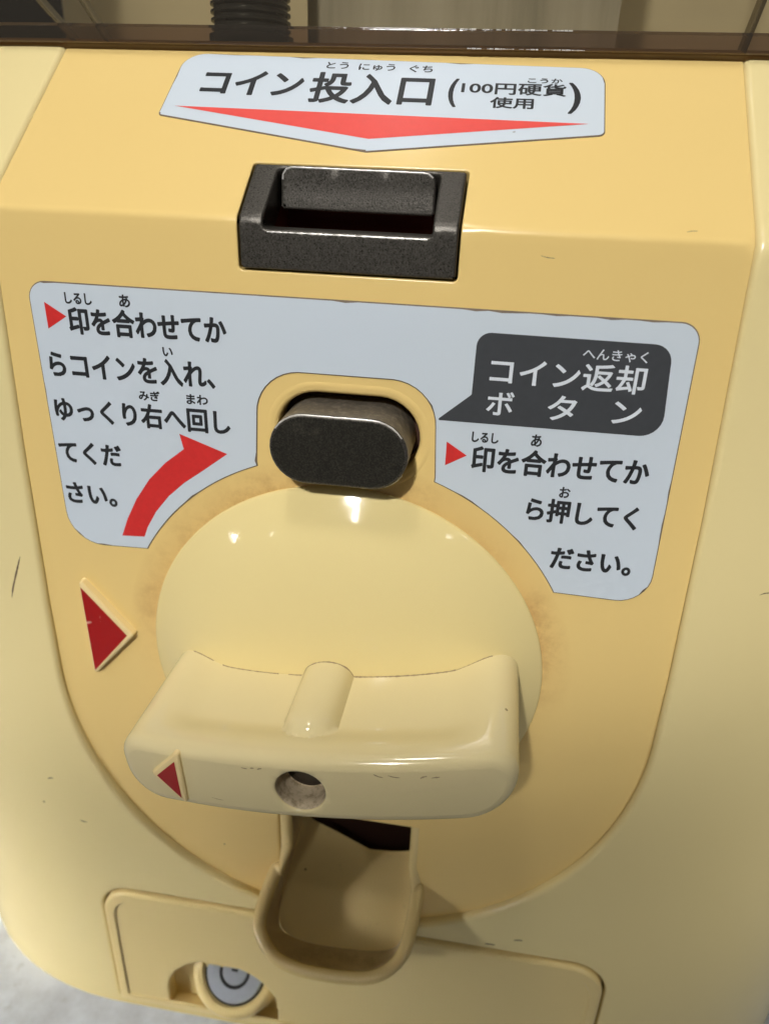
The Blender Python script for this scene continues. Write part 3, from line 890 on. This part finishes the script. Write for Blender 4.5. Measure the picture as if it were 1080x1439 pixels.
# shaft: side walls, and a rear coloured dark for its shade
for x in (-11.25, 13.15):
    mb = MB()
    mb.add([(x, 0.4, -31), (x, 26, -31), (x, 26, -58), (x, 0.4, -56)], [(0, 1, 2, 3)])
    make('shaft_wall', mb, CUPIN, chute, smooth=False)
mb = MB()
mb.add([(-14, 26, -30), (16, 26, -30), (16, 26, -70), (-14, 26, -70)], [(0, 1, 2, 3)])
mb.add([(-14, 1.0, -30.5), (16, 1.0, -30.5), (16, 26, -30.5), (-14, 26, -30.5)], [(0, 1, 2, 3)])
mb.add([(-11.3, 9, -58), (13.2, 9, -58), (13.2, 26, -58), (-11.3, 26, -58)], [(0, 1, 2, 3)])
make('shaft_back_shade', mb, VOIDSHADE, chute, smooth=False)

# ---- cash door with lock pocket
arch = [(-35.9, -93.0)]+arc(-24.2, -88.2, 11.7, 175, 5, 26)+[(-12.5, -93.0)]
dl = door_u
mb = MB()
def dmap(x, u, d=0.0): return bmap(x, u, 0.75+d)
pocket = ccw(densify([(x, z-ZC) for x, z in arch], 1.0))
d0 = offset(dl, -0.75); pk = offset(pocket, 0.5)
def inset_rect(g):
    q = [(x, z-ZC) for x, z in rpoly([(-47.2+g, -59.6-g, 6-g*0.5), (49.0-g, -59.0-g, 6.5-g*0.5), (49.0-g, -93.6+g, 0.8), (-47.2+g, -93.6+g, 0.8)], 9)]
    return ccw(q)
la, lb_ = inset_rect(2.0), inset_rect(2.3)
ids = fill(mb, [d0, ccw(densify(la, 1.5))], dmap, None, 0)
ids2 = fill(mb, [ccw(densify(lb_, 1.5)), pk], lambda x, u: dmap(x, u, -0.35), 2.6, 0)
ra_ = mb.ring([dmap(x, u) for x, u in la]); rb_ = mb.ring([dmap(x, u, -0.36) for x, u in lb_]); mb.bridge(ra_, rb_)
sheet_rims(mb, [ids[0]], [d0], [(1, 0.7, 3.0)], dmap)
sheet_rims(mb, [ids2[1]], [pk], [(-1, 0.5, 7.5)], lambda x, u, d: dmap(x, u, -0.35+d))
door = make('cash_door', mb, DOOR, root)
mb = MB()
fill(mb, [offset(pocket, 0.6)], lambda x, u: dmap(x, u, -6.8), 3)
make('pocket_back', mb, DOOR, door, smooth=False)
# lock: tilted collar and barrel
LC = Vector((-22.2, 0.4, -82.2)); LN = Vector((0, -0.74, 0.67)).normalized(); LX = Vector((1, 0, 0)); LY = LN.cross(LX)
def disc(mb, r0, h0, prev, r, h, mi, N=56):
    cur = mb.ring([tuple(LC+LX*r*math.cos(2*PI*i/N)+LY*r*math.sin(2*PI*i/N)+LN*h) for i in range(N)])
    if prev: mb.bridge(prev, cur, mi=mi)
    return cur
mb = MB(); pr_ = None
for r, h in ((10.6, -13), (9.2, -2.2), (8.9, -0.9), (8.3, -0.15), (7.5, 0.15), (6.75, 0.0), (6.55, -0.4), (6.5, -1.2)): pr_ = disc(mb, 0, 0, pr_, r, h, 0)
collar = make('lock', mb, DOOR, door)
mb = MB(); pr_ = None
for r, h, mi in ((6.5, -1.0, 1), (6.0, -0.75, 1), (5.9, -0.35, 0), (5.7, -0.2, 0), (3.25, -0.2, 0), (3.1, -0.35, 1), (2.6, -0.35, 1), (2.45, -0.15, 0), (0.02, -0.1, 0)): pr_ = disc(mb, 0, 0, pr_, r, h, mi)
make('lock_face', mb, [LOCKM, RINGBLACK], collar, angle=30)
mb = MB()
mb.add([tuple(LC+LX*a+LY*b+LN*0.02) for a, b in ((-0.75, 0.55), (-0.6, 0.05), (0.6, 0.05), (0.75, 0.55))], [(0, 1, 2, 3)])
make('keyhole', mb, RINGBLACK, collar, smooth=False)

# ---- smoked cover above, with thick rim and interior
CY = 25.2; CZ0 = 83.45; CZ1 = 85.75; CT = 190
def cover_y(x):
    return CY+bulge(x)
xs = list(np.arange(-94, 94.1, 2.0))
def by(x): return bulge(x) if abs(x) < 93.9 else BB
mb = MB()
a = mb.ring([(x, CY+by(x), CZ1) for x in xs]); b = mb.ring([(x, CY+by(x)+3, CT) for x in xs]); mb.bridge(a, b, closed=False)
cover = make('smoked_cover', mb, SMOKE, root)
mb = MB()
sec = [(1.2, CZ0), (-1.55, CZ0), (-1.75, CZ0+0.2), (-1.75, CZ1-0.3), (-1.5, CZ1), (1.2, CZ1)]
rings = [mb.ring([(x, CY+by(x)+dy, z) for x in xs]) for dy, z in sec]
for r1, r2 in zip(rings, rings[1:]): mb.bridge(r1, r2, closed=False)
make('cover_rim', mb, SMOKE_RIM, cover)
# painted highlights: pale slivers along the rim's two front edges
def edge_glints(name, z, x0, x1, dens):
    pts = []
    mbc = MB(); x = x0
    while x < x1:
        L = 0.12+random.random()**2*0.6
        if random.random() < dens:
            r = 0.025+0.045*random.random()
            c = [(x, CY-1.74, z-r), (x+L, CY-1.74, z-r*0.8), (x+L*0.9, CY-1.80, z+r*0.6), (x+L*0.1, CY-1.80, z+r)]
            mbc.add(c, [(0, 1, 2, 3)])
            mbc.add([(c[3][0], c[3][1], c[3][2]), (c[2][0], c[2][1], c[2][2]), (x+L, CY-1.60, z+r*2.2), (x, CY-1.60, z+r*2.2)], [(0, 1, 2, 3)])
        x += L*1.05
    return make(name, mbc, GLINT, cover)
GLINT = simple('pale_rim_glint', (0.80, 0.78, 0.74, 1), 0.2, 0.0)
edge_glints('rim_glint', CZ1-0.12, 5, 24, 0.85)
edge_glints('rim_glint', CZ0+0.08, 11, 26, 0.8)
# corner posts of the cover
for x0, x1, dx, wd in ((-45.2, -49.5, 0, 0.9), (-40.2, -43.2, 0, 0.7), (45.4, 46.4, 0, 0.7)):
    mb = MB()
    k = (x1-x0)/4.2
    lo = [(x0, CY+0.6), (x0+wd, CY+0.2), (x0+wd, CY+2.6), (x0, CY+2.6)]
    r1 = mb.ring([(x, y, CZ0) for x, y in lo]); r2 = mb.ring([(x+k*8, y+1, CZ0+8) for x, y in lo]); r3 = mb.ring([(x+k*9, y+3, CT) for x, y in lo])
    mb.bridge(r1, r2); mb.bridge(r2, r3)
    make('corner_post', mb, SMOKE, cover, smooth=False)
# interior: tan back wall, streaked card, ribbed post, capsule
mb = MB()
mb.add([(-93, 110, 80), (93, 110, 80), (93, 110, CT), (-93, 110, CT)], [(0, 1, 2, 3)])
make('hopper_back', mb, INTERIOR, root, smooth=False)
mb = MB()
mb.add([(-16, 46, 83.3), (32, 46, 83.3), (32, 46, 150), (-16, 46, 150), (-16, 46.6, 83.3), (32, 46.6, 83.3), (32, 46.6, 150), (-16, 46.6, 150)], [(0, 1, 2, 3), (4, 5, 6, 7), (0, 1, 5, 4), (1, 2, 6, 5), (0, 3, 7, 4)])
dc = make('display_card', mb, CARD, None, smooth=False)
dc['label'] = 'pale grey streaked card standing upright behind the smoked cover at the top'; dc['category'] = 'card'
mb = MB(); prev = None; N = 40
z = 85.5; prof_ = [(6.1, 83.3), (6.1, 85.6), (5.3, 85.9)]
while z < 130:
    z += 0.45; prof_ += [(5.3, z), (5.75, z+0.25), (5.75, z+0.55), (5.3, z+0.75)]; z += 0.55
for r, zz in prof_:
    cur = mb.ring([(-21.3+r*math.cos(2*PI*i/N), 33.5+r*math.sin(2*PI*i/N), zz) for i in range(N)])
    if prev: mb.bridge(prev, cur)
    prev = cur
make('ribbed_post', mb, POST, root)

# ------------------------------------------------------------------ floor
mb = MB()
n = 24
mb.add([(-900, -700, -96), (900, -700, -96), (900, 700, -96), (-900, 700, -96)], [(0, 1, 2, 3)])
fl_o = make('floor', mb, FLOOR, None, smooth=False)
fl_o['kind'] = 'structure'
